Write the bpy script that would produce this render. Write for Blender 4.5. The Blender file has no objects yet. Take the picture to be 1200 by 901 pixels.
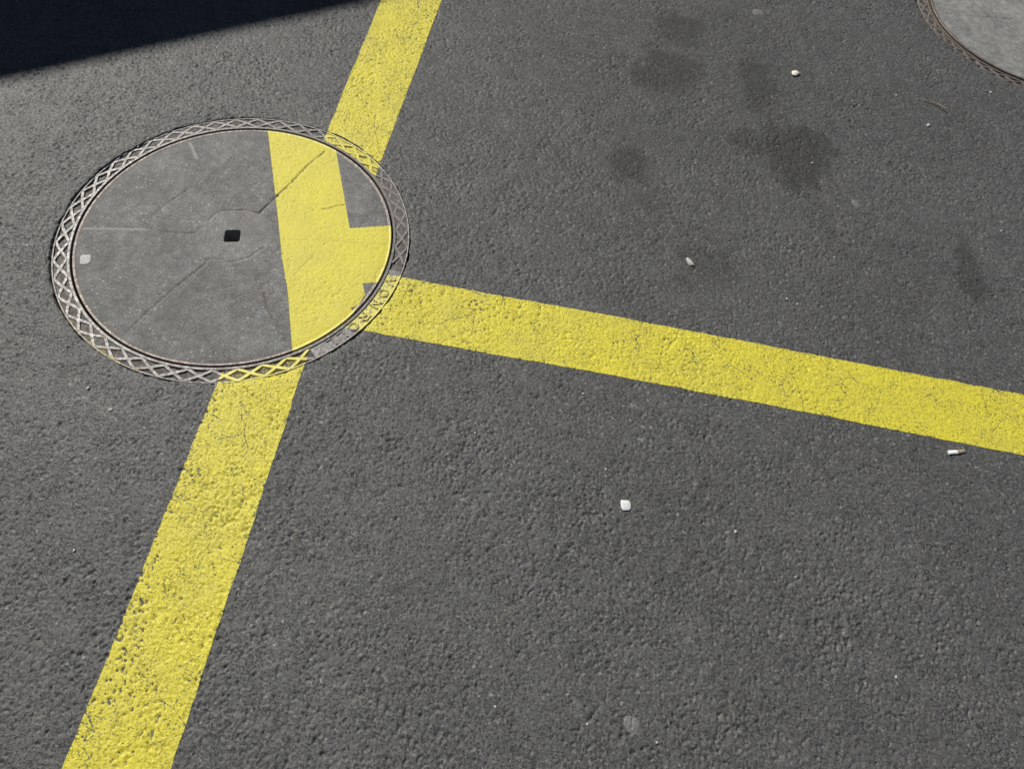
import bpy, math, random
import numpy as np
from mathutils import Matrix, Vector

rng = np.random.default_rng(11)
random.seed(11)
scene = bpy.context.scene
COL = scene.collection

# ------------------------------------------------------------------ camera
cam = bpy.data.cameras.new('camera')
cam.sensor_fit = 'HORIZONTAL'
cam.sensor_width = 36.0
cam.lens = 36.0 * 861.9 / 1200.0
cam.clip_start = 0.02
cam.clip_end = 2000.0
cam_o = bpy.data.objects.new('camera', cam)
cam_o.matrix_world = (Matrix.Translation((0, 0, 1.3))
                      @ Matrix.Rotation(math.radians(90 - 59.825), 4, 'X')
                      @ Matrix.Rotation(math.radians(10.33), 4, 'Z'))
COL.objects.link(cam_o)
scene.camera = cam_o

# ------------------------------------------------------------------ sky, sun, exposure
SUN_EL = math.radians(42)
SUN_H = Vector((-0.76, 0.65)).normalized()
world = bpy.data.worlds.new('World')
scene.world = world
world.use_nodes = True
wn = world.node_tree
sky = wn.nodes.new('ShaderNodeTexSky')
sky.sky_type = 'NISHITA'
sky.sun_disc = False
sky.altitude = 900.0
sky.air_density = 0.85
sky.sun_elevation = SUN_EL
sky.sun_rotation = math.atan2(SUN_H.x, SUN_H.y)
bg = wn.nodes['Background']
bg.inputs['Strength'].default_value = 0.05
wn.links.new(sky.outputs['Color'], bg.inputs['Color'])
sun = bpy.data.lights.new('sun', 'SUN')
sun.energy = 5.0
sun.angle = math.radians(0.55)
sun.color = (1.0, 0.965, 0.90)
sun_o = bpy.data.objects.new('sun', sun)
sun_d = Vector((SUN_H.x * math.cos(SUN_EL), SUN_H.y * math.cos(SUN_EL), math.sin(SUN_EL)))
sun_o.rotation_euler = sun_d.to_track_quat('Z', 'Y').to_euler()
sun_o.location = (-6, 6, 8)
COL.objects.link(sun_o)
scene.view_settings.view_transform = 'Standard'
scene.view_settings.look = 'None'
scene.view_settings.gamma = 1.0
scene.view_settings.exposure = 0.0
scene.view_settings.use_curve_mapping = False

# ------------------------------------------------------------------ helpers
def tag(o, label, cat, group=None):
    o['label'] = label
    o['category'] = cat
    if group:
        o['group'] = group
    return o

def empty(name, loc=(0, 0, 0)):
    o = bpy.data.objects.new(name, None)
    o.location = loc
    o.empty_display_size = 0.1
    COL.objects.link(o)
    return o

def mesh_obj(name, v, quads=None, mat=None, parent=None, attrs=None, smooth=True, polys=None):
    """quads: (n,4) int array, or polys: list of index lists."""
    me = bpy.data.meshes.new(name)
    v = np.asarray(v, dtype=np.float32)
    if polys is not None:
        me.from_pydata([tuple(map(float, p)) for p in v], [], polys)
    else:
        q = np.asarray(quads, dtype=np.int32)
        n, k = q.shape
        me.vertices.add(len(v))
        me.vertices.foreach_set('co', v.ravel())
        me.loops.add(n * k)
        me.loops.foreach_set('vertex_index', q.ravel())
        me.polygons.add(n)
        me.polygons.foreach_set('loop_start', np.arange(0, n * k, k, dtype=np.int32))
        me.update(calc_edges=True)
        me.validate()
    if attrs:
        for an, av in attrs.items():
            a = me.attributes.new(an, 'FLOAT', 'POINT')
            a.data.foreach_set('value', np.asarray(av, dtype=np.float32).ravel())
    me.polygons.foreach_set('use_smooth', np.full(len(me.polygons), smooth, dtype=bool))
    if mat:
        me.materials.append(mat)
    o = bpy.data.objects.new(name, me)
    COL.objects.link(o)
    if parent:
        o.parent = parent
    return o

def grid_quads(nu, nv, wrap=False):
    """vertex index = j*nu + i ; i in 0..nu-1, j in 0..nv-1"""
    i = np.arange(nu if wrap else nu - 1)
    j = np.arange(nv - 1)
    I, J = np.meshgrid(i, j)
    I2 = (I + 1) % nu
    return np.stack([J * nu + I, J * nu + I2, (J + 1) * nu + I2, (J + 1) * nu + I], -1).reshape(-1, 4)

class MB:
    """collects boxes and tubes for one mesh"""
    def __init__(s):
        s.v, s.f, s.n = [], [], 0
    def add(s, v, f):
        v = np.asarray(v, float)
        s.v.append(v)
        s.f += [[a + s.n for a in p] for p in f]
        s.n += len(v)
    def box(s, lo, hi, M=None):
        x0, y0, z0 = lo
        x1, y1, z1 = hi
        v = np.array([(x0, y0, z0), (x1, y0, z0), (x1, y1, z0), (x0, y1, z0),
                      (x0, y0, z1), (x1, y0, z1), (x1, y1, z1), (x0, y1, z1)], float)
        if M is not None:
            v = np.array([tuple(M @ Vector(p)) for p in v])
        s.add(v, [[0, 3, 2, 1], [4, 5, 6, 7], [0, 1, 5, 4], [1, 2, 6, 5], [2, 3, 7, 6], [3, 0, 4, 7]])
    def build(s, name, mat, parent=None, smooth=False, attrs=None):
        return mesh_obj(name, np.concatenate(s.v), mat=mat, parent=parent, polys=s.f, smooth=smooth, attrs=attrs)

def lathe(name, prof, mat, parent, seg=480, attrs_fn=None):
    """prof: list of (r, z); revolved about local z. Profile points are doubled to keep creases."""
    pts = []
    for a, b in zip(prof[:-1], prof[1:]):
        pts.append((a, b))
    th = np.linspace(0, 2 * math.pi, seg, endpoint=False)
    V, Q, n = [], [], 0
    for a, b in pts:
        for r, z in (a, b):
            V.append(np.stack([r * np.cos(th), r * np.sin(th), np.full(seg, z)], -1))
        Q.append(grid_quads(seg, 2, True) + n)
        n += 2 * seg
    V = np.concatenate(V)
    return mesh_obj(name, V, np.concatenate(Q), mat, parent, attrs=attrs_fn(V) if attrs_fn else None)

def smoothstep(a, b, x):
    t = np.clip((x - a) / (b - a), 0, 1)
    return t * t * (3 - 2 * t)

def poly_sdf(p, poly):
    """signed distance (negative inside) of points p (n,2) to a polygon"""
    poly = np.asarray(poly, float)
    d = np.full(len(p), 1e9)
    ins = np.zeros(len(p), bool)
    for a, b in zip(poly, np.roll(poly, -1, 0)):
        e = b - a
        w = p - a
        t = np.clip((w @ e) / (e @ e), 0, 1)
        d = np.minimum(d, np.hypot(*(w - t[:, None] * e).T))
        c = ((a[1] <= p[:, 1]) != (b[1] <= p[:, 1]))
        with np.errstate(divide='ignore', invalid='ignore'):
            xx = a[0] + (p[:, 1] - a[1]) / (b[1] - a[1]) * e[0]
        ins ^= c & (p[:, 0] < xx)
    return np.where(ins, -d, d)

def line_dist(p, pts):
    d = np.full(len(p), 1e9)
    pts = np.asarray(pts, float)
    for a, b in zip(pts[:-1], pts[1:]):
        e = b - a
        w = p - a
        t = np.clip((w @ e) / (e @ e), 0, 1)
        d = np.minimum(d, np.hypot(*(w - t[:, None] * e).T))
    return d

# ------------------------------------------------------------------ materials
class NT:
    def __init__(s, name, rough=0.7, spec=0.5, metallic=0.0):
        s.m = bpy.data.materials.new(name)
        s.m.use_nodes = True
        s.t = s.m.node_tree
        s.b = s.t.nodes['Principled BSDF']
        s.b.inputs['Roughness'].default_value = rough
        s.b.inputs['Specular IOR Level'].default_value = spec
        s.b.inputs['Metallic'].default_value = metallic
        s.co = s.t.nodes.new('ShaderNodeTexCoord').outputs['Object']
    def link(s, a, b):
        s.t.links.new(a, b)
    def put(s, sock, v):
        if hasattr(v, 'is_output'):
            s.link(v, sock)
        elif isinstance(v, (tuple, list)):
            sock.default_value = tuple(v) + (1.0,) * (4 - len(v)) if sock.type == 'RGBA' else v
        else:
            sock.default_value = v
    def noise(s, scale, detail=2.0, rough=0.5, dist=0.0):
        n = s.t.nodes.new('ShaderNodeTexNoise')
        n.inputs['Scale'].default_value = scale
        n.inputs['Detail'].default_value = detail
        n.inputs['Roughness'].default_value = rough
        n.inputs['Distortion'].default_value = dist
        s.link(s.co, n.inputs['Vector'])
        return n.outputs['Fac']
    def voro(s, scale, feature='F1', out='Distance'):
        n = s.t.nodes.new('ShaderNodeTexVoronoi')
        n.feature = feature
        n.inputs['Scale'].default_value = scale
        s.link(s.co, n.inputs['Vector'])
        return n.outputs[out]
    def attr(s, name):
        n = s.t.nodes.new('ShaderNodeAttribute')
        n.attribute_name = name
        return n.outputs['Fac']
    def math(s, op, a, b=0.0, c=0.0):
        n = s.t.nodes.new('ShaderNodeMath')
        n.operation = op
        for k, v in enumerate((a, b, c)):
            s.put(n.inputs[k], v)
        return n.outputs[0]
    def ramp(s, x, a, b, lo=0.0, hi=1.0):
        n = s.t.nodes.new('ShaderNodeMapRange')
        n.interpolation_type = 'SMOOTHSTEP'
        s.put(n.inputs[0], x)
        for k, v in zip((1, 2, 3, 4), (a, b, lo, hi)):
            n.inputs[k].default_value = v
        return n.outputs[0]
    def mix(s, f, a, b, mode='MIX'):
        n = s.t.nodes.new('ShaderNodeMix')
        n.data_type = 'RGBA'
        n.blend_type = mode
        s.put(n.inputs[0], f)
        s.put(n.inputs[6], a)
        s.put(n.inputs[7], b)
        return n.outputs[2]
    def scale(s, col, f):
        n = s.t.nodes.new('ShaderNodeVectorMath')
        n.operation = 'SCALE'
        s.put(n.inputs[0], col)
        s.put(n.inputs['Scale'], f)
        return n.outputs[0]
    def color(s, c):
        s.put(s.b.inputs['Base Color'], c)
    def bump(s, h, dist, strength=1.0, prev=None):
        n = s.t.nodes.new('ShaderNodeBump')
        n.inputs['Distance'].default_value = dist
        n.inputs['Strength'].default_value = strength
        s.link(h, n.inputs['Height'])
        if prev is not None:
            s.link(prev, n.inputs['Normal'])
        s.link(n.outputs['Normal'], s.b.inputs['Normal'])
        return n.outputs['Normal']

YELLOW = (0.72, 0.60, 0.055)

def aggregate(m):
    """stones in binder: pit mask, soft lumps, per-stone random colours, net of thin joints"""
    nz = m.t.nodes.new('ShaderNodeTexNoise')
    nz.inputs['Scale'].default_value = 170
    nz.inputs['Detail'].default_value = 2
    m.link(m.co, nz.inputs['Vector'])
    sub = m.t.nodes.new('ShaderNodeVectorMath')
    sub.operation = 'MULTIPLY_ADD'
    m.link(nz.outputs['Color'], sub.inputs[0])
    sub.inputs[1].default_value = (0.006, 0.006, 0.006)
    m.link(m.co, sub.inputs[2])
    keep = m.co
    m.co = sub.outputs[0]
    e1, c1 = m.voro(190, 'DISTANCE_TO_EDGE'), m.voro(190, 'F1', 'Color')
    m.co = keep
    sep = m.t.nodes.new('ShaderNodeSeparateColor')
    m.link(c1, sep.inputs[0])
    net = m.ramp(e1, 0.01, 0.12, 1.0, 0.0)
    clus = m.math('SUBTRACT', m.noise(17, 4, 0.65), 0.5)
    pn = m.math('MULTIPLY_ADD', clus, 0.28, m.noise(270, 1.5, 0.6, 0.6))
    pn = m.math('ADD', pn, m.math('MULTIPLY', net, 0.05))
    pit = m.ramp(pn, 0.605, 0.67)
    lump = m.noise(150, 2, 0.55)
    return pit, lump, sep, net

def asphalt_material():
    m = NT('asphalt', 0.6, 0.38)
    pit, lump, sep, net = aggregate(m)
    f = m.ramp(sep.outputs[0], 0.0, 1.0, 0.86, 1.15)
    f = m.math('MULTIPLY', f, m.ramp(m.noise(420, 3, 0.75), 0.30, 0.70, 0.72, 1.28))
    f = m.math('MULTIPLY', f, m.ramp(m.noise(250, 2, 0.6), 0.30, 0.70, 0.80, 1.20))
    f = m.math('MULTIPLY', f, m.ramp(m.noise(3.0, 3, 0.55), 0.3, 0.7, 0.93, 1.07))
    f = m.math('MULTIPLY', f, m.ramp(m.noise(28, 3, 0.6), 0.3, 0.7, 0.94, 1.06))
    c = m.mix(m.ramp(m.noise(60, 2), 0.4, 0.7), (0.093, 0.0925, 0.088), (0.088, 0.0905, 0.0895))
    c = m.mix(m.ramp(sep.outputs[1], 0.93, 0.98, 0, 0.35), c, (0.20, 0.178, 0.15))
    c = m.mix(m.ramp(sep.outputs[2], 0.95, 0.99, 0, 0.45), c, (0.26, 0.26, 0.25))
    c = m.scale(c, f)
    # bitumen in the open pits and joints between the worn stones
    c = m.mix(m.math('MULTIPLY', net, 0.16), c, (0.035, 0.035, 0.035))
    c = m.mix(m.math('MULTIPLY', pit, 0.70), c, (0.030, 0.030, 0.030))
    sp = m.math('LESS_THAN', m.voro(130), 0.10)
    sel = m.math('GREATER_THAN', m.noise(22, 1), 0.60)
    c = m.mix(m.math('MULTIPLY', m.math('MULTIPLY', sp, sel), 0.5), c, (0.40, 0.38, 0.34))
    c = m.mix(m.math('MULTIPLY', m.attr('stain'), m.ramp(m.noise(130, 4, 0.7), 0.28, 0.58, 0.45, 1.0)), c, (0.026, 0.025, 0.022))
    m.color(c)
    m.put(m.b.inputs['Roughness'], m.ramp(m.noise(200, 2), 0.3, 0.7, 0.50, 0.68))
    p = m.bump(lump, 0.0021, 0.7)
    p = m.bump(m.math('SUBTRACT', 1.0, pit), 0.0026, 0.9, p)
    m.bump(m.noise(560, 3, 0.7), 0.0012, 0.55, p)
    return m.m

def paint_nodes(m, co_scale=1.0):
    n = m.ramp(m.noise(9, 3, 0.6), 0.3, 0.75)
    c = m.mix(n, (0.66, 0.580, 0.045), (0.60, 0.528, 0.062))
    film = m.math('MULTIPLY', m.ramp(m.noise(45, 5, 0.7), 0.52, 0.76), 0.28)
    c = m.mix(film, c, (0.38, 0.34, 0.12))
    return m.scale(c, m.ramp(m.noise(420, 3, 0.7), 0.3, 0.7, 0.88, 1.10))

def paint_material(name, wear0, rel):
    m = NT(name, 0.55, 0.4)
    pit, lump, sep, net = aggregate(m)
    c = paint_nodes(m)
    w = m.attr('worn')                       # 0 sound paint .. 1 flaked off
    n = m.math('MULTIPLY', m.math('SUBTRACT', m.noise(420, 3, 0.7), 0.5), 0.9)
    a = m.math('ADD', m.math('ADD', w, n), m.math('MULTIPLY', pit, 0.46 * wear0))
    a = m.math('ADD', a, m.math('MULTIPLY', net, 0.10 * wear0))
    a = m.math('ADD', a, m.math('MULTIPLY', m.math('SUBTRACT', m.noise(14, 4, 0.65), 0.5), 0.95 * wear0))
    # a few long hairline cracks
    big = m.ramp(m.voro(17, 'DISTANCE_TO_EDGE'), 0.0, 0.022, 1.0, 0.0)
    a = m.math('ADD', a, m.math('MULTIPLY', m.math('MULTIPLY', big, m.ramp(m.noise(11, 2), 0.45, 0.56)), 0.55 * wear0))
    c = m.mix(m.ramp(a, 0.24, 0.60, 0, 0.60), c, (0.33, 0.285, 0.085))
    c = m.mix(m.ramp(a, 0.50, 0.70, 0, 0.95), c, (0.085, 0.083, 0.072))
    m.color(c)
    p = m.bump(lump, 0.0024 * rel, 0.7)
    p = m.bump(m.math('SUBTRACT', 1.0, pit), 0.0020 * rel, 0.8, p)
    m.bump(m.noise(420, 3, 0.7), 0.0013, 0.6, p)
    return m.m

def concrete_material(name, base, rough=0.62):
    m = NT(name, rough, 0.5)
    f = m.ramp(m.noise(250, 4, 0.8), 0.32, 0.68, 0.60, 1.40)
    f = m.math('MULTIPLY', f, m.ramp(m.noise(10, 6, 0.7), 0.32, 0.68, 0.78, 1.22))
    f = m.math('MULTIPLY', f, m.ramp(m.noise(48, 4, 0.7), 0.32, 0.68, 0.80, 1.22))
    c = m.scale(base, f)
    dk = m.math('MULTIPLY', m.math('LESS_THAN', m.voro(150), 0.16), m.math('GREATER_THAN', m.noise(30, 2), 0.50))
    c = m.mix(m.math('MULTIPLY', dk, 0.55), c, (0.05, 0.048, 0.045))
    sp = m.ramp(m.voro(80), 0.10, 0.24, 1.0, 0.0)
    sel = m.ramp(m.noise(12, 2), 0.40, 0.60)
    c = m.mix(m.math('MULTIPLY', m.math('MULTIPLY', sp, sel), 0.55), c, (0.52, 0.50, 0.46))
    c = m.mix(m.attr('pale'), c, (0.40, 0.385, 0.35))
    c = m.mix(m.attr('rusty'), c, (0.115, 0.085, 0.066))
    m.color(c)
    m.put(m.b.inputs['Roughness'], m.ramp(m.noise(300, 2), 0.3, 0.7, 0.52, 0.66))
    m.bump(m.noise(260, 4, 0.75), 0.0034, 0.8)
    return m.m

def iron_material(name, base=(0.140, 0.134, 0.128), rust=(0.110, 0.093, 0.080), rough=0.44):
    m = NT(name, rough, 0.6, 0.35)
    c = m.mix(m.ramp(m.noise(70, 3, 0.6), 0.4, 0.65), base, rust)
    c = m.scale(c, m.ramp(m.noise(200, 3, 0.7), 0.28, 0.72, 0.75, 1.25))
    wear = m.noise(240, 3, 0.6)
    pm = m.math('SUBTRACT', 0.0, m.attr('paint'))            # metres inside the painted outline
    pm = m.ramp(m.math('ADD', pm, m.math('MULTIPLY', m.math('SUBTRACT', wear, 0.5), 0.005)), -0.0006, 0.0006)
    pm = m.math('MULTIPLY', pm, m.ramp(m.math('ADD', wear, m.attr('keep')), 0.78, 0.90))
    c = m.mix(pm, c, paint_nodes(m))
    ol = m.math('MULTIPLY', m.attr('trace'), m.ramp(m.noise(90, 3, 0.6), 0.50, 0.62, 0, 0.55))
    c = m.mix(ol, c, (0.42, 0.32, 0.06))
    m.color(c)
    m.put(m.b.inputs['Metallic'], m.math('MULTIPLY', m.math('SUBTRACT', 1.0, pm), 0.15))
    m.put(m.b.inputs['Roughness'], m.ramp(m.noise(130, 2), 0.3, 0.7, rough - 0.08, rough + 0.14))
    m.bump(m.noise(300, 3, 0.7), 0.0012, 0.6)
    return m.m

def plain(name, col, rough=0.7, spec=0.4, vary=0.12, nscale=200, bump=0.0006, metallic=0.0):
    m = NT(name, rough, spec, metallic)
    m.color(m.scale(col, m.ramp(m.noise(nscale, 3, 0.6), 0.3, 0.7, 1 - vary, 1 + vary)))
    if bump:
        m.bump(m.noise(nscale * 1.5, 2), bump, 0.5)
    return m.m

M_ASPH = asphalt_material()
M_PAINT = paint_material('yellow_road_paint', 1.0, 1.0)
M_PAINT_C = paint_material('yellow_paint_on_concrete', 0.35, 0.25)
M_CONC = concrete_material('weathered_concrete', (0.156, 0.154, 0.147))
M_CONC2 = concrete_material('pale_concrete', (0.215, 0.214, 0.203))
M_IRON = iron_material('worn_cast_iron')
M_IRON2 = iron_material('brown_cast_iron', (0.17, 0.148, 0.130), (0.115, 0.093, 0.076), 0.6)
M_DIRT = iron_material('packed_dirt_on_iron', (0.115, 0.105, 0.096), (0.085, 0.073, 0.062), 0.75)
M_DIRT2 = iron_material('dark_dirt_on_iron', (0.062, 0.055, 0.048), (0.045, 0.038, 0.032), 0.85)  # darker dirt tone for the pocket floor of the unpainted ring
M_RIM = iron_material('rusty_steel_rim', (0.15, 0.118, 0.098), (0.105, 0.078, 0.06), 0.45)
M_SHAFT = plain('shaft_concrete', (0.09, 0.085, 0.08), 0.9, 0.2, 0.2, 20, 0)
M_GUM = plain('white_gum', (0.66, 0.665, 0.655), 0.6, 0.3, 0.10, 300, 0.0014)
M_GUM2 = plain('trodden_gum', (0.158, 0.156, 0.150), 0.6, 0.4, 0.15, 300, 0.0006)
M_CHIP = plain('pale_stone', (0.44, 0.43, 0.40), 0.6, 0.4, 0.15, 500, 0.0004)
M_PEB = plain('cream_pebble', (0.72, 0.66, 0.54), 0.5, 0.5, 0.12, 500, 0.0004)
M_TWIG = plain('dry_twig_bark', (0.36, 0.26, 0.185), 0.7, 0.3, 0.25, 300, 0.0006)
M_PAPER = plain('cigarette_paper', (0.80, 0.80, 0.79), 0.7, 0.3, 0.05, 300, 0.0003)
M_FILTER = plain('cork_filter_paper', (0.30, 0.25, 0.17), 0.7, 0.3, 0.3, 400, 0.0004)
M_RENDER = plain('grey_render', (0.16, 0.155, 0.145), 0.9, 0.2, 0.08, 30, 0.002)
M_ROOF = plain('dark_roof_metal', (0.06, 0.06, 0.063), 0.5, 0.4, 0.05, 20, 0)
M_DOOR = plain('grey_garage_door', (0.20, 0.205, 0.21), 0.5, 0.4, 0.04, 20, 0)

# ------------------------------------------------------------------ layout data (metres on the ground)
MH = np.array([-0.6592, 1.0055])                 # painted manhole
MH2 = np.array([1.4308, 2.4231])                 # bare manhole
R_COV, R_RING = 0.3388, 0.3795
TILT = (math.tan(math.radians(0.72)), -math.tan(math.radians(0.38)))
# edges of the long line (x as a function of y) and of the branch (y as a function of x)
A_Y = np.array([-1.6, -0.04, 0.63, 1.37, 1.95, 3.6])
A_L = np.array([-0.545, -0.5616, -0.5695, -0.561, -0.5608, -0.5608])
A_Yr = np.array([-1.6, -0.015, 0.70, 1.257, 1.972, 3.6])
A_R = np.array([-0.392, -0.405, -0.4175, -0.4095, -0.3961, -0.39])
B_X = np.array([-0.45, -0.28, 0.042, 0.346, 1.105, 2.8])
B_T = np.array([0.9727, 0.9727, 0.9726, 0.9707, 0.9613, 0.940])
B_B = np.array([0.8160, 0.8170, 0.8200, 0.8206, 0.8080, 0.788])

def in_line_a(p):
    l = np.interp(p[:, 1], A_Y, A_L)
    r = np.interp(p[:, 1], A_Yr, A_R)
    return np.maximum(l - p[:, 0], p[:, 0] - r)

def in_line_b(p):
    t = np.interp(p[:, 0], B_X, B_T)
    b = np.interp(p[:, 0], B_X, B_B)
    return np.maximum(np.maximum(p[:, 1] - t, b - p[:, 1]), -0.44 - p[:, 0] + 0 * t)

_ph = rng.uniform(0, 6.28, (2, 14))
def ring_edge(th, k=0):
    """ragged asphalt edge round a manhole frame"""
    e = R_RING + 0.0012
    for i, fq in enumerate((2, 3, 5, 7, 11, 17, 23, 31, 43, 57, 71, 90, 113, 140)):
        e = e + 0.0011 / (1 + 0.12 * i) * np.sin(fq * th + _ph[k, i])
    return e

# ------------------------------------------------------------------ asphalt relief, rastered once
PX = 0.0015
RX0, RX1, RY0, RY1 = -2.05, 1.95, -0.36, 2.86
NX, NY = int((RX1 - RX0) / PX), int((RY1 - RY0) / PX)
_fx = np.fft.rfftfreq(NX)[None, :].astype(np.float32)
_fy = np.fft.fftfreq(NY)[:, None].astype(np.float32)
_f2 = _fx * _fx + _fy * _fy
def gnoise(sigma):
    s = sigma / PX
    w = np.fft.rfft2(rng.standard_normal((NY, NX), dtype=np.float32))
    n = np.fft.irfft2(w * np.exp(-2 * math.pi ** 2 * s * s * _f2), s=(NY, NX)).astype(np.float32)
    return n / n.std()
def blur(a, sigma):
    s = sigma / PX
    return np.fft.irfft2(np.fft.rfft2(a) * np.exp(-2 * math.pi ** 2 * s * s * _f2), s=(NY, NX)).astype(np.float32)

def cells(size, warp):
    gx = (np.arange(NX, dtype=np.float32) * PX / size)[None, :] + warp[0]
    gy = (np.arange(NY, dtype=np.float32) * PX / size)[:, None] + warp[1]
    ix, iy = np.floor(gx).astype(np.int32), np.floor(gy).astype(np.int32)
    mx, my = ix.max() + 4, iy.max() + 4
    jx = rng.random((my + 2, mx + 2), dtype=np.float32)
    jy = rng.random((my + 2, mx + 2), dtype=np.float32)
    rid = rng.random((my + 2, mx + 2), dtype=np.float32)
    f1 = np.full((NY, NX), 9.0, np.float32)
    f2 = f1.copy()
    val = np.zeros((NY, NX), np.float32)
    for dy in (-1, 0, 1):
        for dx in (-1, 0, 1):
            cx, cy = ix + dx, iy + dy
            wx, wy = cx % (mx + 2), cy % (my + 2)
            d = (cx + jx[wy, wx] - gx) ** 2 + (cy + jy[wy, wx] - gy) ** 2
            nearer = d < f1
            f2 = np.where(nearer, f1, np.minimum(f2, d))
            val = np.where(nearer, rid[wy, wx], val)
            f1 = np.where(nearer, d, f1)
    return np.sqrt(f1), np.sqrt(f2), val

_w = (gnoise(0.004) * 0.25, gnoise(0.004) * 0.25)
f1, f2, STONE = cells(0.0052, _w)
groove = smoothstep(0.0, 0.42, f2 - f1)
open_ = smoothstep(-0.7, 1.5, 0.80 * gnoise(0.040) + 0.80 * gnoise(0.008))
drop = smoothstep(0.80, 0.86, STONE + 0.07 * (open_ - 0.5))
hole = smoothstep(1.25, 1.9, gnoise(0.0014) + 0.30 * gnoise(0.040) + 0.20 * gnoise(0.010))
HGT = (-0.0007 * (1 - groove) * (0.15 + open_)
       - 0.0034 * hole
       - 0.0016 * drop * groove * open_
       + 0.0005 * (((STONE * 7.31) % 1.0) - 0.5) * groove
       + 0.00016 * gnoise(0.0016)
       + 0.00016 * gnoise(0.0032)
       + 0.00012 * gnoise(0.009)
       + 0.0011 * gnoise(0.12)).astype(np.float32)
HGT = np.where(HGT > 0.0004, 0.0004 + (HGT - 0.0004) * 0.45, HGT)     # rolled flat on top
HGT = blur(HGT, 0.0007)
HSM = blur(HGT, 0.006)
PIT = HGT - HSM
STONE_ID = ((STONE * 7.31) % 1.0).astype(np.float32)
WEARN = gnoise(0.03) + 0.6 * gnoise(0.006)
del f1, f2, _w

def sample(R, x, y):
    """bilinear lookup; fades to 0 at the raster's border"""
    u = (x - RX0) / PX
    v = (y - RY0) / PX
    fade = np.clip(np.minimum(np.minimum(u, NX - 2 - u), np.minimum(v, NY - 2 - v)) / 60.0, 0, 1)
    u = np.clip(u, 0, NX - 2.001)
    v = np.clip(v, 0, NY - 2.001)
    i, j = u.astype(np.int32), v.astype(np.int32)
    a, b = (u - i), (v - j)
    r = (R[j, i] * (1 - a) * (1 - b) + R[j, i + 1] * a * (1 - b) + R[j + 1, i] * (1 - a) * b + R[j + 1, i + 1] * a * b)
    return r * fade

def frame_lift(x, y):
    """the surfacing was feathered to the tilted frame"""
    dx, dy = x - MH[0], y - MH[1]
    return 0.62 * (TILT[0] * dx + TILT[1] * dy) * np.exp(-np.clip(np.hypot(dx, dy) - R_RING, 0, 9) / 0.10)

# ------------------------------------------------------------------ asphalt ground
def build_ground():
    ys = [-0.20]
    while ys[-1] < 2.62:
        ys.append(ys[-1] + 0.00185 + 0.0019 * (ys[-1] + 0.2) / 2.8)
    ys = np.array(ys)
    grow = [0.006]
    while grow[-1] < 260:
        grow.append(grow[-1] * 1.22 + 0.004)
    grow = np.array(grow)
    Y = np.concatenate([ys[0] - grow[::-1], ys, ys[-1] + grow])
    yc = np.clip(Y, ys[0], ys[-1])
    xl = np.maximum(-0.80 - 0.515 * (yc + 0.05), -1.72)
    xr = 1.10 + 0.20 * (yc - 0.2)
    u = np.linspace(0, 1, 1060)
    X = np.concatenate([xl[:, None] - grow[::-1][None, :], xl[:, None] + (xr - xl)[:, None] * u[None, :],
                        xr[:, None] + grow[None, :]], 1)
    Yg = np.repeat(Y[:, None], X.shape[1], 1)
    nu, nv = X.shape[1], X.shape[0]
    x, y = X.ravel().copy(), Yg.ravel().copy()
    rr = []
    for k, c in enumerate((MH, MH2)):
        dx, dy = x - c[0], y - c[1]
        r = np.hypot(dx, dy)
        th = np.arctan2(dy, dx)
        e = ring_edge(th, k)
        s = np.abs(r - e) < 0.0013
        x[s] = c[0] + np.cos(th[s]) * e[s]
        y[s] = c[1] + np.sin(th[s]) * e[s]
        rr.append((np.hypot(x - c[0], y - c[1]), e))
    z = sample(HGT, x, y) + frame_lift(x, y)
    dead = np.zeros(len(x), bool)
    for r, e in rr:
        # the asphalt dips and crumbles a little along the frame
        z -= 0.0016 * np.exp(-np.clip(r - e, 0, 1) / 0.007) * (r >= e - 0.0002)
        ins = r < e - 0.0004
        z[ins] = -0.035
        dead |= r < 0.366
    st = np.zeros(len(x))
    for sx, sy, a, b, k in STAINS:
        w = sample(WEARN, x, y) * 0.34
        q = ((x - sx) / a) ** 2 + ((y - sy) / b) ** 2
        st = np.maximum(st, 0.80 * k * smoothstep(1.55, 0.15, q + w * np.sqrt(q + 0.05)))
    q = grid_quads(nu, nv)
    q = q[~dead[q].any(1)]
    used = np.zeros(len(x), bool)
    used[q.ravel()] = True
    remap = np.cumsum(used) - 1
    V = np.stack([x, y, z], -1)[used]
    o = mesh_obj('ground', V, remap[q], M_ASPH, attrs={'stain': st[used]})
    o['kind'] = 'structure'
    return o

STAINS = [(0.297, 2.044, 0.085, 0.080, 0.72), (0.284, 1.825, 0.108, 0.105, 0.85), (0.53, 1.82, 0.060, 0.115, 0.72),
          (0.614, 1.622, 0.115, 0.125, 0.85), (0.192, 1.456, 0.055, 0.075, 0.85), (0.409, 1.175, 0.085, 0.075, 0.50),
          (1.036, 1.303, 0.032, 0.12, 0.66), (0.411, 0.617, 0.022, 0.018, 0.7), (-0.132, 0.31, 0.018, 0.010, 0.8),
          (0.751, 2.086, 0.09, 0.09, 0.12), (-0.096, 0.309, 0.037, 0.014, 0.35), (0.16, 1.70, 0.2, 0.35, 0.10),
          (0.45, 1.75, 0.35, 0.35, 0.10), (0.125, 1.23, 0.05, 0.05, 0.25), (0.258, 1.338, 0.05, 0.045, 0.25), (0.119, 1.347, 0.018, 0.016, 0.45),
          (0.179, 1.03, 0.03, 0.03, 0.3), (0.942, 1.964, 0.03, 0.03, 0.25)]
ground = build_ground()

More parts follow.
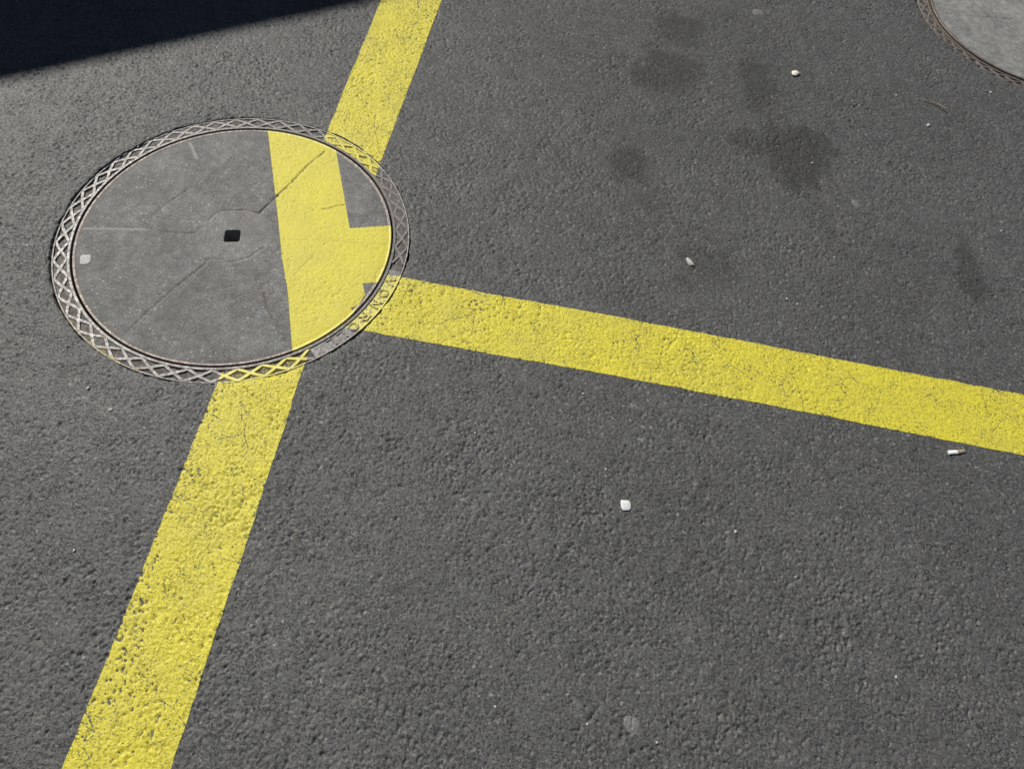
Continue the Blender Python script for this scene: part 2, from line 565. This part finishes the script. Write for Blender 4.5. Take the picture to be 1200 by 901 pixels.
# ------------------------------------------------------------------ yellow lines on the asphalt
def paint_line(name, U, Vv, fn, label, keep_fn):
    """fn(u, v) -> x, y for the unit width u and the run v"""
    UU, VV = np.meshgrid(U, Vv)
    x, y = fn(UU.ravel(), VV.ravel())
    nu, nv = len(U), len(Vv)
    # slightly wavy edges that follow the relief
    edge = ((UU.ravel() < 1e-6) | (UU.ravel() > 1 - 1e-6))
    wob = np.clip(sample(WEARN, x, y), -2, 2) * 0.0006
    x = x + wob * edge
    y = y + wob * edge
    dx, dy = x - MH[0], y - MH[1]
    r, th = np.hypot(dx, dy), np.arctan2(dy, dx)
    e = ring_edge(th) + 0.0006
    s = np.abs(r - e) < 0.0014
    x[s] = MH[0] + np.cos(th[s]) * e[s]
    y[s] = MH[1] + np.sin(th[s]) * e[s]
    r = np.hypot(x - MH[0], y - MH[1])
    hg, pit, wn_ = sample(HGT, x, y), sample(PIT, x, y), sample(WEARN, x, y)
    z = hg + 0.00055 - np.minimum(pit, 0) * 0.42 + frame_lift(x, y)
    z -= 0.0016 * np.exp(-np.clip(r - e, 0, 1) / 0.007)
    worn = keep_fn(x, y, pit, wn_)
    ed_ = np.minimum(UU.ravel(), 1 - UU.ravel()) * 0.155
    worn = worn + 0.30 * smoothstep(0.0045, 0.0, ed_)
    ok = (r >= e - 0.0002)
    q = grid_quads(nu, nv)
    q = q[ok[q].all(1)]
    used = np.zeros(len(x), bool)
    used[q.ravel()] = True
    remap = np.cumsum(used) - 1
    o = mesh_obj(name, np.stack([x, y, z], -1)[used], remap[q], M_PAINT, attrs={'worn': worn[used]})
    return tag(o, label, 'road marking', 'yellow lines painted on the asphalt')

def steps(a, b, d, far=None):
    r = [np.linspace(a, b, int(abs(b - a) / d) + 1)]
    if far is not None:
        r.append(np.linspace(b, far, 40)[1:])
    return np.concatenate(r)

def fa(u, v):
    l, r = np.interp(v, A_Y, A_L), np.interp(v, A_Yr, A_R)
    return l + (r - l) * u, v + 0 * u
def fb(u, v):
    t, b = np.interp(v, B_X, B_T), np.interp(v, B_X, B_B)
    return v + 0 * u, b + (t - b) * u
def wear(pit, w, k):
    return smoothstep(-0.0003, -0.0019, pit) * np.clip(k + 0.10 * w, 0.1, 1.4)
def bare_near(x, y, pit, w):
    side = smoothstep(0.07, 0.0, x - np.interp(y, A_Y, A_L))
    return wear(pit, w, 0.42 + 0.36 * side) + 0.10 * side
def bare_far(x, y, pit, w):
    scuff = np.exp(-((x + 0.44) / 0.05) ** 2 - ((y - 1.85) / 0.09) ** 2)
    return wear(pit, w, 0.36 + 0.4 * scuff) + 0.20 * scuff * np.clip(0.6 + 0.6 * w, 0, 1.3)
def bare_branch(x, y, pit, w):
    return wear(pit, w, 0.38 + 0.26 * smoothstep(0.1, -0.3, x))

U78 = np.linspace(0, 1, 76)
paint_line('painted_line', U78, steps(0.86, -0.30, 0.0021, -1.5), fa,
           'flecked yellow line from the painted manhole away from the dark shadow, pitted along one side', bare_near)
paint_line('painted_line', U78, steps(1.20, 2.40, 0.0030, 3.4), fa,
           'yellow line running from the painted manhole towards the dark shadow, with greyish scuffs', bare_far)
paint_line('painted_line', U78, steps(-0.40, 1.45, 0.0023, 2.6), fb,
           'long yellow line leaving the painted manhole at a right angle, passing the cigarette butt', bare_branch)

# ------------------------------------------------------------------ manholes
CRACKS = [  # (points, half width, depth, pale, rusty), metres from the cover's centre
    ([(-0.2047, 0.2522), (-0.1686, 0.2058)], 0.0022, 0.0005, 0.9, 0.0),
    ([(-0.1686, 0.2058), (-0.1288, 0.1534), (-0.0739, 0.0798), (-0.0596, 0.0621)], 0.0014, 0.0007, 0.0, 0.15),
    ([(-0.3343, -0.056), (-0.2659, -0.0396), (-0.1925, -0.0244)], 0.0017, 0.0005, 0.85, 0.0),
    ([(-0.1925, -0.0244), (-0.1305, -0.022), (-0.0885, -0.0119), (-0.0858, 0.0065)], 0.0015, 0.0010, 0.0, 0.5),
    ([(-0.1934, -0.0221), (-0.1947, 0.0186), (-0.1814, 0.0533), (-0.152, 0.1089)], 0.0017, 0.0010, 0.0, 0.1),
    ([(-0.0759, 0.032), (-0.0678, 0.0522), (-0.056, 0.063), (-0.02, 0.073), (0.0018, 0.0772), (0.0243, 0.0747), (0.0300, 0.0934),
      (0.0445, 0.1279), (0.0579, 0.1615), (0.0664, 0.1859), (0.0861, 0.2423), (0.1119, 0.296)], 0.0021, 0.0022, 0.0, 0.6),
    ([(-0.0965, 0.1644), (-0.0379, 0.1821), (0.0163, 0.1902)], 0.0014, 0.0008, 0.0, 0.1),
    ([(-0.0389, -0.0887), (-0.053, -0.1205), (-0.0703, -0.1524), (-0.0871, -0.1927), (-0.1116, -0.2555), (-0.1258, -0.297)],
     0.0020, 0.0014, 0.0, 0.15),
    ([(0.1068, -0.1396), (0.123, -0.1722), (0.1626, -0.2164), (0.1862, -0.2456)], 0.0021, 0.0012, 0.0, 0.75),
    ([(-0.043, -0.0777), (-0.0231, -0.0706), (0.0138, -0.074), (0.0458, -0.052), (0.056, -0.0373), (0.0655, -0.0203)],
     0.0017, 0.0013, 0.0, 0.4),
    ([(0.1591, 0.1184), (0.2042, 0.1429)], 0.0015, 0.0013, 0.0, 0.2),
    ([(0.0972, 0.0123), (0.1895, 0.0267), (0.3353, 0.0487)], 0.0013, 0.0007, 0.0, 0.1),
    ([(0.1795, -0.0181), (0.1534, -0.0822)], 0.0016, 0.0009, 0.0, 0.1),
    ([(0.0269, 0.0727), (0.0546, 0.0481), (0.0727, 0.0166)], 0.0014, 0.0008, 0.0, 0.3),
]
BAND = [(-0.0545, 0.3685), (0.0732, 0.063), (0.1119, -0.034), (0.1522, -0.12), (0.218, -0.291), (0.2745, -0.2686),
        (0.3146, -0.097), (0.3018, -0.0694), (0.3805, -0.0442), (0.3525, 0.1176), (0.3198, 0.1044), (0.2343, 0.0759),
        (0.1393, 0.3031), (0.105, 0.3797)]
NOTCH = [(0.294, -0.1383), (0.3045, -0.1291), (0.320, -0.1311), (0.3096, -0.1484)]
HOLE_C, HOLE_A, HOLE_R = np.array([-0.0090, -0.0035]), math.radians(14), 0.0172

def crack_fields(p, cracks):
    h = np.zeros(len(p))
    pale = np.zeros(len(p))
    rust = np.zeros(len(p))
    wob = np.stack([sample(WEARN, p[:, 0] * 1.0 + 0.3, p[:, 1] + 1.0), sample(WEARN, p[:, 0] + 0.9, p[:, 1] + 1.3)], -1) * 0.0005
    n1 = sample(WEARN, p[:, 0] + 0.2, p[:, 1] + 1.6)
    for pts, w, dep, pa, ru in cracks:
        w, dep, pa, ru = w * 1.3, dep * 1.25, pa * 0.8, min(ru * 1.25, 0.9)
        d = line_dist(p + wob, pts)
        k = np.exp(-(d / w) ** 2) * np.clip(0.85 + 0.18 * n1, 0.45, 1.2)
        h -= dep * k
        pale = np.maximum(pale, pa * np.exp(-(d / (w * 1.1)) ** 2))
        rust = np.maximum(rust, ru * np.exp(-(d / (w * 0.9)) ** 2) * np.clip(0.8 + 0.25 * n1, 0.35, 1))
    return h, pale, rust

def concrete_relief(p):  # shallow wear and small pits
    a = sample(HGT, p[:, 0] + 0.55, p[:, 1] + 1.95)
    b = sample(PIT, p[:, 0] * 0.8 + 0.1, p[:, 1] * 0.8 + 0.6)
    return 0.22 * a + 0.35 * np.minimum(b + 0.0004, 0.0)

def make_cover(loc, tilt, cracks, conc, band, label, z_off, flip=False):
    e = empty('manhole_cover', loc)
    e.rotation_euler = tilt_euler(tilt)
    # concrete infill: rings from the square lifting hole out to the steel rim
    seg, rows = (660, 160) if band else (360, 90)
    th = np.linspace(0, 2 * math.pi, seg, endpoint=False)
    ca, sa = np.cos(th - HOLE_A), np.sin(th - HOLE_A)
    sq = (np.abs(ca) ** 7 + np.abs(sa) ** 7) ** (-1 / 7) * HOLE_R
    hx, hy = HOLE_C[0] + sq * np.cos(th), HOLE_C[1] + sq * np.sin(th)
    R1 = R_COV - 0.0062
    t = np.linspace(0, 1, rows)[:, None]
    x = hx[None] * (1 - t) + R1 * np.cos(th)[None] * t
    y = hy[None] * (1 - t) + R1 * np.sin(th)[None] * t
    p = np.stack([x.ravel(), y.ravel()], -1)
    h, pale, rust = crack_fields(p, cracks)
    zc = concrete_relief(p) + h
    r = np.hypot(p[:, 0], p[:, 1])
    zc -= 0.0005 * smoothstep(R1 - 0.012, R1, r)
    rust = np.maximum(rust, 0.35 * smoothstep(R1 - 0.010, R1, r))
    hub = smoothstep(0.086, 0.076, np.hypot(p[:, 0] + 0.005, p[:, 1]))     # smoother collar round the lifting hole
    pale = np.maximum(pale, 0.14 * hub)
    zc += 0.0005 * hub
    V = np.stack([p[:, 0], p[:, 1], zc], -1)
    # side of the hole
    wall = np.stack([hx, hy, np.full(seg, -0.045)], -1)
    V = np.concatenate([wall, V])
    pad = np.zeros(seg)
    slab = mesh_obj('concrete_infill', V, grid_quads(seg, rows + 1, True), conc, e,
                    attrs={'pale': np.concatenate([pad, pale]), 'rusty': np.concatenate([pad + 0.3, rust])})
    def pattr(v):
        n = len(v)
        d = poly_sdf(v[:, :2], BAND) if band else np.full(n, 1.0)
        return {'paint': d, 'keep': np.full(n, 0.62), 'trace': np.zeros(n)}
    lathe('steel_rim', [(R1 - 0.001, -0.05), (R1 - 0.001, -0.0009), (R1 + 0.0008, -0.0002), (R_COV - 0.0012, 0.0002),
                        (R_COV, -0.0012), (R_COV - 0.002, -0.06)], M_RIM, e, 720, pattr)
    # underside plate with a blind pocket under the lifting hole
    b = MB()
    th2 = np.linspace(0, 2 * math.pi, 48, endpoint=False)
    b.add(np.stack([0.30 * np.cos(th2), 0.30 * np.sin(th2), np.full(48, -0.075)], -1), [list(range(48))])
    b.add(np.stack([0.335 * np.cos(th2), 0.335 * np.sin(th2), np.full(48, -0.058)], -1), [])
    base = b.n - 48
    b.f += [[i, (i + 1) % 48, base + (i + 1) % 48, base + i] for i in range(48)]
    b.build('underside', M_SHAFT, e)
    if band:
        s = 0.0019
        gx = np.arange(-0.06, 0.345, s)
        gy = np.arange(-0.34, 0.345, s)
        X, Y = np.meshgrid(gx, gy)
        q2 = np.stack([X.ravel(), Y.ravel()], -1)
        def field(q):
            d = poly_sdf(q, BAND)
            d = np.maximum(d, -poly_sdf(q, NOTCH))
            return np.maximum(d, np.hypot(q[:, 0], q[:, 1]) - (R1 + 0.0002))
        near = np.ones(len(q2), bool)
        d = field(q2)
        for _ in range(2):
            ep = 1e-4
            g = np.stack([field(q2 + (ep, 0)) - d, field(q2 + (0, ep)) - d], -1) / ep
            mv = np.abs(d) < 0.62 * s
            q2[mv] -= (g * d[:, None])[mv]
            d = field(q2)
        h, _, _ = crack_fields(q2, cracks)
        z = concrete_relief(q2) + h * 0.8 + 0.00045
        z -= 0.0005 * smoothstep(R1 - 0.012, R1, np.hypot(q2[:, 0], q2[:, 1]))
        pit = concrete_relief(q2)
        ok = (d < 0.0003)
        q = grid_quads(len(gx), len(gy))
        q = q[ok[q].all(1)]
        used = np.zeros(len(q2), bool)
        used[q.ravel()] = True
        remap = np.cumsum(used) - 1
        worn = np.clip(-h / 0.0022, 0, 0.5) + smoothstep(-0.0005, -0.0013, pit) * 0.4
        o = mesh_obj('painted_band', np.concatenate([q2, z[:, None]], 1)[used], remap[q], M_PAINT_C, e, attrs={'worn': worn[used]})
        o['label'] = 'yellow painted band with a short side arm'
    if not band:
        e.scale = (0.985, 0.985, 1.0)
    tag(e, label, 'manhole cover', 'round concrete manhole covers')
    return e

def tilt_euler(t):
    n = Vector((-t[0], -t[1], 1)).normalized()
    return n.to_track_quat('Z', 'Y').to_euler() if False else Vector((0, 0, 1)).rotation_difference(n).to_euler()

def stroke(mb, M, a, b, w, z0, z1):
    """bar from a to b in letter space (x right, y up), mapped by M(x, y, z)"""
    a, b = np.array(a, float), np.array(b, float)
    d = (b - a) / np.hypot(*(b - a))
    n = np.array([-d[1], d[0]]) * w / 2
    a = a - d * w * 0.4
    b = b + d * w * 0.4
    c = [a - n, b - n, b + n, a + n]
    v = [M(p[0], p[1], z0) for p in c] + [M(p[0] * 0.97 + 0.03 * (a + b)[0] / 2, p[1], z1) for p in c]
    mb.add(v, [[4, 5, 6, 7], [0, 1, 5, 4], [1, 2, 6, 5], [2, 3, 7, 6], [3, 0, 4, 7]])

LETTERS = {
    'V': [((0, 1), (0.36, 0)), ((0.36, 0), (0.72, 1))],
    'O': [((0.2, 0), (0, 0.25)), ((0, 0.25), (0, 0.75)), ((0, 0.75), (0.2, 1)), ((0.2, 1), (0.5, 1)), ((0.5, 1), (0.7, 0.75)),
          ((0.7, 0.75), (0.7, 0.25)), ((0.7, 0.25), (0.5, 0)), ((0.5, 0), (0.2, 0))],
    'N': [((0, 0), (0, 1)), ((0, 1), (0.66, 0)), ((0.66, 0), (0.66, 1))],
    'R': [((0, 0), (0, 1)), ((0, 1), (0.48, 1)), ((0.48, 1), (0.64, 0.76)), ((0.64, 0.76), (0.48, 0.52)), ((0.48, 0.52), (0, 0.52)),
          ((0.3, 0.52), (0.66, 0))],
    'L': [((0, 1), (0, 0)), ((0, 0), (0.55, 0))],
}

def make_frame(loc, tilt, iron, dirt, label, painted, letters, cells_n=46, phase=0.0):
    e = empty('manhole_ring', loc)
    e.rotation_euler = tilt_euler(tilt)
    RI, RO = 0.3424, R_RING
    r_in, r_out = 0.3492, 0.3756
    t0, t1 = math.radians(-46.5), math.radians(-3.0)       # smooth lettered stretch
    def pattr(keep):
        def f(v):
            n = len(v)
            v = np.asarray(v, float)
            if not painted:
                return {'paint': np.full(n, 1.0), 'keep': np.zeros(n), 'trace': np.zeros(n)}
            p = v[:, :2] + MH
            a, b = in_line_a(p), in_line_b(p)
            # the long line crosses the frame twice, the branch once
            th = np.degrees(np.arctan2(v[:, 1], v[:, 0]))
            a = np.where((th > 30) & (th < 80) | (th < -30) & (th > -125), a, 1.0)
            b = np.where((th > -38) & (th < 6), b, 1.0)
            k = np.where(b < a, keep[1], np.where(th > 0, keep[2], keep[0]))
            r = np.hypot(v[:, 0], v[:, 1])
            k = np.where(r < 0.3495, k - keep[3], k)
            tr = ((th > -140) & (th < -100)) * smoothstep(0.368, 0.373, r)
            return {'paint': np.minimum(a, b), 'keep': k, 'trace': tr}
        return f
    lathe('inner_lip', [(RI - 0.003, -0.07), (RI, -0.0010), (RI + 0.0010, 0.0004), (r_in - 0.0008, 0.0003), (r_in + 0.0004, -0.005)],
          iron, e, 720, pattr((0.12, 0.25, 0.20, 0.30)))
    lathe('outer_rim', [(r_out - 0.0004, -0.005), (r_out + 0.0006, -0.0003), (RO - 0.0010, 0.0000), (RO, -0.0010), (RO + 0.0008, -0.07)],
          iron, e, 720, pattr((0.40, 0.45, 0.45, 0.0)))
    # pocket floor, filled with dirt to an uneven level
    th = np.linspace(0, 2 * math.pi, 720, endpoint=False)
    rr = np.linspace(r_in - 0.001, r_out + 0.001, 9)
    T, Rr = np.meshgrid(th, rr)
    x, y = (Rr * np.cos(T)).ravel(), (Rr * np.sin(T)).ravel()
    tf = (T.ravel() + phase * 60) % (2 * math.pi)
    fill = sum(a * np.exp(-((tf - math.radians(c)) / math.radians(w)) ** 2)
               for c, w, a in ((133, 13, 0.8), (222, 12, 0.9), (248, 10, 0.75), (318, 14, 0.5), (45, 25, 0.55), (10, 20, 0.42), (85, 15, 0.5), (290, 12, 0.4)))
    z = -0.0036 + 0.0029 * np.clip(fill + 0.25 * sample(WEARN, x + 0.4, y + 1.2), 0, 1.05) + 0.5 * sample(HGT, x - 0.2, y + 1.7)
    V = np.stack([x, y, z], -1)
    fm = mesh_obj('pocket_floor', V, grid_quads(720, 9, True), dirt, e, attrs=pattr((0.24, 0.46, 0.40, 0.0))(V))
    # crossed ribs
    b = MB()
    half = math.pi / cells_n
    nseg = 6
    for i in range(cells_n):
        c = (i + 0.5) * 2 * half + phase
        for sgn in (-1, 1):
            vv = []
            for k in range(nseg + 1):
                f = k / nseg
                ang = c + sgn * half * (2 * f - 1)
                rad = r_in - 0.0005 + (r_out - r_in + 0.001) * f
                # rib direction
                dr, dt = (r_out - r_in), sgn * 2 * half * rad
                L = math.hypot(dr, dt)
                nr, nt = -dt / L, dr / L
                for wd, zz in ((-0.0052, -0.0046), (-0.0028, -0.0004), (0.0028, -0.0004), (0.0052, -0.0046)):
                    r2, a2 = rad + nr * wd, ang + nt * wd / rad
                    r2 = min(max(r2, r_in - 0.0006), r_out + 0.0006)
                    zt = zz + (0.00003 * sgn if zz > -0.001 else 0)
                    vv.append((r2 * math.cos(a2), r2 * math.sin(a2), zt))
            aa = (c + math.pi) % (2 * math.pi) - math.pi
            if letters and t0 - half < aa < t1 + half:
                continue
            b.add(vv, [[4 * k + m, 4 * k + 4 + m, 4 * k + 5 + m, 4 * k + 1 + m] for k in range(nseg) for m in range(3)])
    b.build('tread_lattice', iron, e, False, pattr((0.52, 0.46, 0.44, 0.0))(np.concatenate(b.v)))
    if letters:
        n = 120
        tt = np.linspace(t0, t1, n)
        prof = [(r_in - 0.0004, -0.005), (r_in + 0.0002, -0.0017), (r_out - 0.0002, -0.0017), (r_out + 0.0004, -0.005)]
        V = np.concatenate([np.stack([r * np.cos(tt), r * np.sin(tt), np.full(n, z)], -1) for r, z in prof])
        mesh_obj('lettered_plate', V, grid_quads(n, 4), iron, e, attrs=pattr((0.5, 0.40, 0.4, 0.0))(V), smooth=False)
        hgt = 0.0175
        for ch, deg in zip(letters, (-8.4, -13.6, -18.9, -25.2, -30.4, -35.4, -39.6)):
            lb = MB()
            wd = max(max(s[0][0], s[1][0]) for s in LETTERS[ch])
            def M(u, v, z):
                a = math.radians(deg) - (u - wd / 2) * hgt * 1.35 / 0.36
                r = r_in + 0.0038 + v * hgt
                return (r * math.cos(a), r * math.sin(a), z)
            for s0, s1 in LETTERS[ch]:
                stroke(lb, M, s0, s1, 0.16, -0.0022, 0.0001)
            lb.build('letter', iron, e, False, pattr((0.5, 0.36, 0.4, 0.0))(np.concatenate(lb.v)))
    # seat ring and shaft below
    lathe('shaft', [(RI - 0.004, -0.05), (RI - 0.022, -0.062), (RI - 0.030, -0.065), (RI - 0.030, -0.9), (0.0, -0.9)], M_SHAFT, e, 96)
    tag(e, label, 'manhole ring', 'round iron manhole surrounds')
    return e

Z1 = -0.0012
frame_1 = make_frame((MH[0], MH[1], Z1), TILT, M_IRON, M_DIRT,
                     'round iron manhole surround with crosshatch tread and raised lettering, crossed by yellow paint', True, 'VONROLL')
cover_1 = make_cover((MH[0], MH[1], Z1 - 0.0006), TILT, CRACKS, M_CONC, True,
                     'round cracked concrete manhole cover with yellow painted band and square lifting hole', 0)
rot = lambda pts, a: [(x * math.cos(a) - y * math.sin(a), x * math.sin(a) + y * math.cos(a)) for x, y in pts]
CR2 = [(rot(p, 2.1), w, d * 0.6, 0.0, ru * 0.5) for p, w, d, pa, ru in CRACKS[:9]]
frame_2 = make_frame((MH2[0], MH2[1], -0.003), (0.004, 0.002), M_IRON2, M_DIRT2,
                     'round rusty brown iron manhole surround without paint, beyond the twig', False, None, phase=0.03)
cover_2 = make_cover((MH2[0], MH2[1], -0.0026), (0.004, 0.002), CR2, M_CONC2, False,
                     'round pale grey concrete manhole cover without any paint, beyond the twig', 0)

# ------------------------------------------------------------------ litter and loose stones
def ico(sub=2):
    import bmesh
    bm = bmesh.new()
    bmesh.ops.create_icosphere(bm, subdivisions=sub, radius=1.0)
    v = np.array([tuple(q.co) for q in bm.verts])
    f = [[q.index for q in p.verts] for p in bm.faces]
    bm.free()
    return v, f

def blob(name, x, y, sx, sy, sz, mat, rot_=0.0, square=1.0, seed=0, rough=0.12, sub=2, on=None, sink=0.25):
    r_ = np.random.default_rng(seed)
    v, f = ico(sub)
    if square > 1:
        k = (np.abs(v[:, 0]) ** square + np.abs(v[:, 1]) ** square + 1e-9) ** (1 / square)
        xy = np.hypot(v[:, 0], v[:, 1]) + 1e-9
        v[:, :2] *= (xy / np.maximum(k, 1e-6))[:, None]
    a = r_.normal(size=(6, 3)) * 2.2
    ph = r_.uniform(0, 6.28, 6)
    v *= (1 + rough * np.sin(v @ a.T + ph).sum(1) / 2.4)[:, None]
    v *= (sx / 2, sy / 2, sz / 2)
    c, s = math.cos(rot_), math.sin(rot_)
    v = np.stack([v[:, 0] * c - v[:, 1] * s, v[:, 0] * s + v[:, 1] * c, v[:, 2]], -1)
    z0 = float(sample(HSM, np.array([x]), np.array([y]))[0]) if on is None else on
    v[:, 2] += sz / 2 - sz * sink
    o = mesh_obj(name, v, mat=mat, polys=f, smooth=True)
    o.location = (x, y, z0)
    return o

IMG_ROT = math.radians(10)
tag(blob('chewing_gum', 0.2529, 0.5398, 0.0185, 0.0205, 0.0042, M_GUM, IMG_ROT, 4, 3, 0.09, 3),
    'bright white squarish lump of chewing gum alone on open asphalt', 'chewing gum')
zc = -0.0012 - 0.0006 + TILT[0] * (-0.9412 - MH[0]) + TILT[1] * (0.8718 - MH[1])
tag(blob('chewing_gum', -0.9412, 0.8718, 0.0225, 0.026, 0.0020, plain('dull_gum', (0.40, 0.395, 0.38), 0.6, 0.4, 0.2, 400, 0.0012), 0.36, 9, 5, 0.05, 3, on=zc),
    'dull white chewing gum stuck on the concrete manhole cover', 'chewing gum')
def flat_gum(x, y, sx, sy, mat, rt, seed, label):
    """trodden flat: a thin sheet that follows the stones"""
    r_ = np.random.default_rng(seed)
    seg, rows = 40, 9
    th = np.linspace(0, 2 * math.pi, seg, endpoint=False)
    out = 1 + sum(0.16 / k * np.sin(k * th + r_.uniform(0, 6.28)) for k in (2, 3, 4, 5, 7))
    t = np.linspace(0.02, 1, rows)[:, None]
    lx, ly = out * np.cos(th) * sx / 2 * t, out * np.sin(th) * sy / 2 * t
    gx = (lx * math.cos(rt) - ly * math.sin(rt)).ravel()
    gy = (lx * math.sin(rt) + ly * math.cos(rt)).ravel()
    hs, hg = sample(HSM, gx + x, gy + y), sample(HGT, gx + x, gy + y)
    z = hg * 0.6 + hs * 0.4 + 0.0008 * (1 - np.repeat(t.ravel(), seg) ** 4) - 0.0003 * np.repeat(t.ravel(), seg) ** 6
    V = np.stack([gx, gy, z], -1)
    V = np.concatenate([V, [[0, 0, float(z[:seg].mean())]]])
    polys = [list(map(int, q)) for q in grid_quads(seg, rows, True)] + [[k, (k + 1) % seg, len(V) - 1] for k in range(seg)]
    o = mesh_obj('chewing_gum', V, mat=mat, polys=polys)
    o.location = (x, y, 0)
    return tag(o, label, 'chewing gum')
flat_gum(0.2924, 0.1635, 0.026, 0.032, M_GUM2, 0.3, 8, 'flattened grey chewing gum on bare asphalt beside the flecked yellow line')
flat_gum(0.5297, 2.1931, 0.040, 0.030, M_GUM2, 0.1, 9, 'flattened grey chewing gum beyond the oil stains')
flat_gum(0.7717, 1.4565, 0.022, 0.026, M_GUM2, 0.6, 10, 'small flattened grey chewing gum between the oil stains and the yellow branch line')
tag(blob('pebble', 0.6348, 1.9273, 0.025, 0.020, 0.009, M_PEB, 0.2, 1, 21, 0.16, 3), 'shiny cream pebble lying beside the dark oil stains', 'pebble')
tag(blob('pebble', 0.355, 1.1627, 0.012, 0.026, 0.007, M_CHIP, 0.55, 1, 22, 0.14, 3),
    'oblong white pebble at the edge of a faint oil stain above the yellow branch line', 'pebble')
CHIPS = [(0.465, 0.527, 9), (0.75, 0.315, 6), (1.004, 1.809, 13), (1.213, 2.005, 11), (-0.054, 0.633, 6), (0.146, 0.763, 7),
         (-0.665, 0.518, 7), (-0.8, 0.577, 9), (-0.74, 0.542, 9), (0.209, 0.606, 6), (0.704, 1.26, 7), (1.143, 1.45, 8),
         (0.666, 1.574, 8), (0.606, 1.097, 7), (0.583, 1.107, 8), (0.925, 1.914, 9), (0.22, 0.151, 6), (0.336, 0.143, 6),
         (0.067, 0.152, 5), (-0.688, 0.276, 6)]
for i, (x, y, s) in enumerate(CHIPS):
    s *= 0.00085
    tag(blob('stone_chip', x, y, s, s * random.uniform(0.7, 1.0), s * 0.6, M_CHIP, random.uniform(0, 3), 1, 40 + i, 0.2, 2, sink=0.3),
        'tiny pale stone chip sitting in the asphalt surface', 'stone chip', 'pale stone chips in the asphalt')

def tube(mb, pts, rads, seg=10):
    pts = [Vector(p) for p in pts]
    vv = []
    for i, p in enumerate(pts):
        d = (pts[min(i + 1, len(pts) - 1)] - pts[max(i - 1, 0)]).normalized()
        s = d.cross(Vector((0, 0, 1))).normalized()
        u = s.cross(d)
        for k in range(seg):
            a = 2 * math.pi * k / seg
            vv.append(tuple(p + (s * math.cos(a) + u * math.sin(a)) * rads[i]))
    n = len(pts)
    f = [[i * seg + k, i * seg + (k + 1) % seg, (i + 1) * seg + (k + 1) % seg, (i + 1) * seg + k] for i in range(n - 1) for k in range(seg)]
    mb.add(vv, f)
    mb.add(vv[:seg], [list(range(seg))[::-1]])
    mb.add(vv[-seg:], [list(range(seg))])

# twig
tx0, ty0, tx1, ty1 = 0.996, 1.915, 1.0632, 1.8857
b = MB()
pts, rd = [], []
for k in range(9):
    f = k / 8
    bend = 0.0035 * math.sin(f * 3.1) - 0.0012 * math.sin(f * 9)
    pts.append(((tx1 - tx0) * (f - 0.5) + bend * 0.4, (ty1 - ty0) * (f - 0.5) + bend, 0.0036 + 0.002 * f))
    rd.append(0.0009 + 0.0011 * f)
tube(b, pts, rd, 8)
tw = b.build('twig', M_TWIG, None, True)
tw.location = ((tx0 + tx1) / 2, (ty0 + ty1) / 2, 0.0008)
tag(tw, 'short thin brown twig lying on the asphalt near the unpainted manhole', 'twig')
# cigarette butt
e = empty('cigarette_butt', (0.9266, 0.7854, 0.0))
e.rotation_euler = (0, 0, math.atan2(0.7903 - 0.7805, 0.9462 - 0.9071))
e.scale = (1.0, 1.12, 0.68)
b = MB()
tube(b, [(-0.0185, 0, 0.0046), (-0.0175, 0, 0.0046), (-0.008, 0.0003, 0.0047), (0.0005, 0, 0.0046)], [0.0036, 0.0042, 0.0041, 0.0042], 14)
b.build('paper_end', M_PAPER, e, True)
b = MB()
tube(b, [(0.0005, 0, 0.0045), (0.006, 0.0006, 0.0042), (0.013, 0.0012, 0.0040), (0.0185, 0.002, 0.0037), (0.0195, 0.002, 0.0036)],
     [0.0042, 0.0042, 0.0040, 0.0036, 0.0028], 14)
b.build('filter', M_FILTER, e, True)
tag(e, 'crushed cigarette butt with white paper and brown filter beside the yellow line', 'cigarette butt')

# ------------------------------------------------------------------ unseen row of garages, added so its roof edge throws the shadow
SH0, SH1 = np.array([-1.368, 1.352]), np.array([-0.661, 1.867])
sd = (SH1 - SH0) / np.hypot(*(SH1 - SH0))
EAVE = 2.55
off = np.array(SUN_H) * (EAVE + 0.235) / math.tan(SUN_EL)
nrm = np.array([-sd[1], sd[0]])
mid = (SH0 + SH1) / 2 + off - 0.004 * nrm
g = empty('shadow_caster', (mid[0], mid[1], 0))
g.rotation_euler = (0, 0, math.atan2(sd[1], sd[0]))       # local x along the eave, local y away from the lit ground
tag(g, 'low unseen flat-roofed row of garages with panelled doors, added to cast the dark shadow on the asphalt', 'shadow_caster')
LX0, LX1 = -7.0, 7.0
b = MB()
b.box((LX0 + 0.25, 0.45, 0.0), (LX1 - 0.25, 6.0, EAVE - 0.005))
b.build('wall', M_RENDER, g)
b = MB()
b.box((LX0, 0.0, EAVE), (LX1, 6.3, EAVE + 0.22))
rf = b.build('roof', M_ROOF, g)
b = MB()
b.box((LX0 - 0.01, -0.012, EAVE + 0.04), (LX1 + 0.01, 0.03, EAVE + 0.235))
b.build('fascia', M_ROOF, rf)
for i in range(5):
    x0 = LX0 + 0.75 + i * 2.65
    b = MB()
    b.box((x0 - 0.08, 0.425, 0.005), (x0, 0.448, 2.26))
    b.box((x0 + 2.3, 0.425, 0.005), (x0 + 2.38, 0.448, 2.26))
    b.box((x0, 0.425, 2.18), (x0 + 2.3, 0.448, 2.26))
    dr = b.build('door', M_ROOF, g)
    for k in range(4):
        b = MB()
        b.box((x0 + 0.005, 0.432, 0.012 + k * 0.54), (x0 + 2.295, 0.449, 0.012 + k * 0.54 + 0.525))
        b.build('panel', M_DOOR, dr)
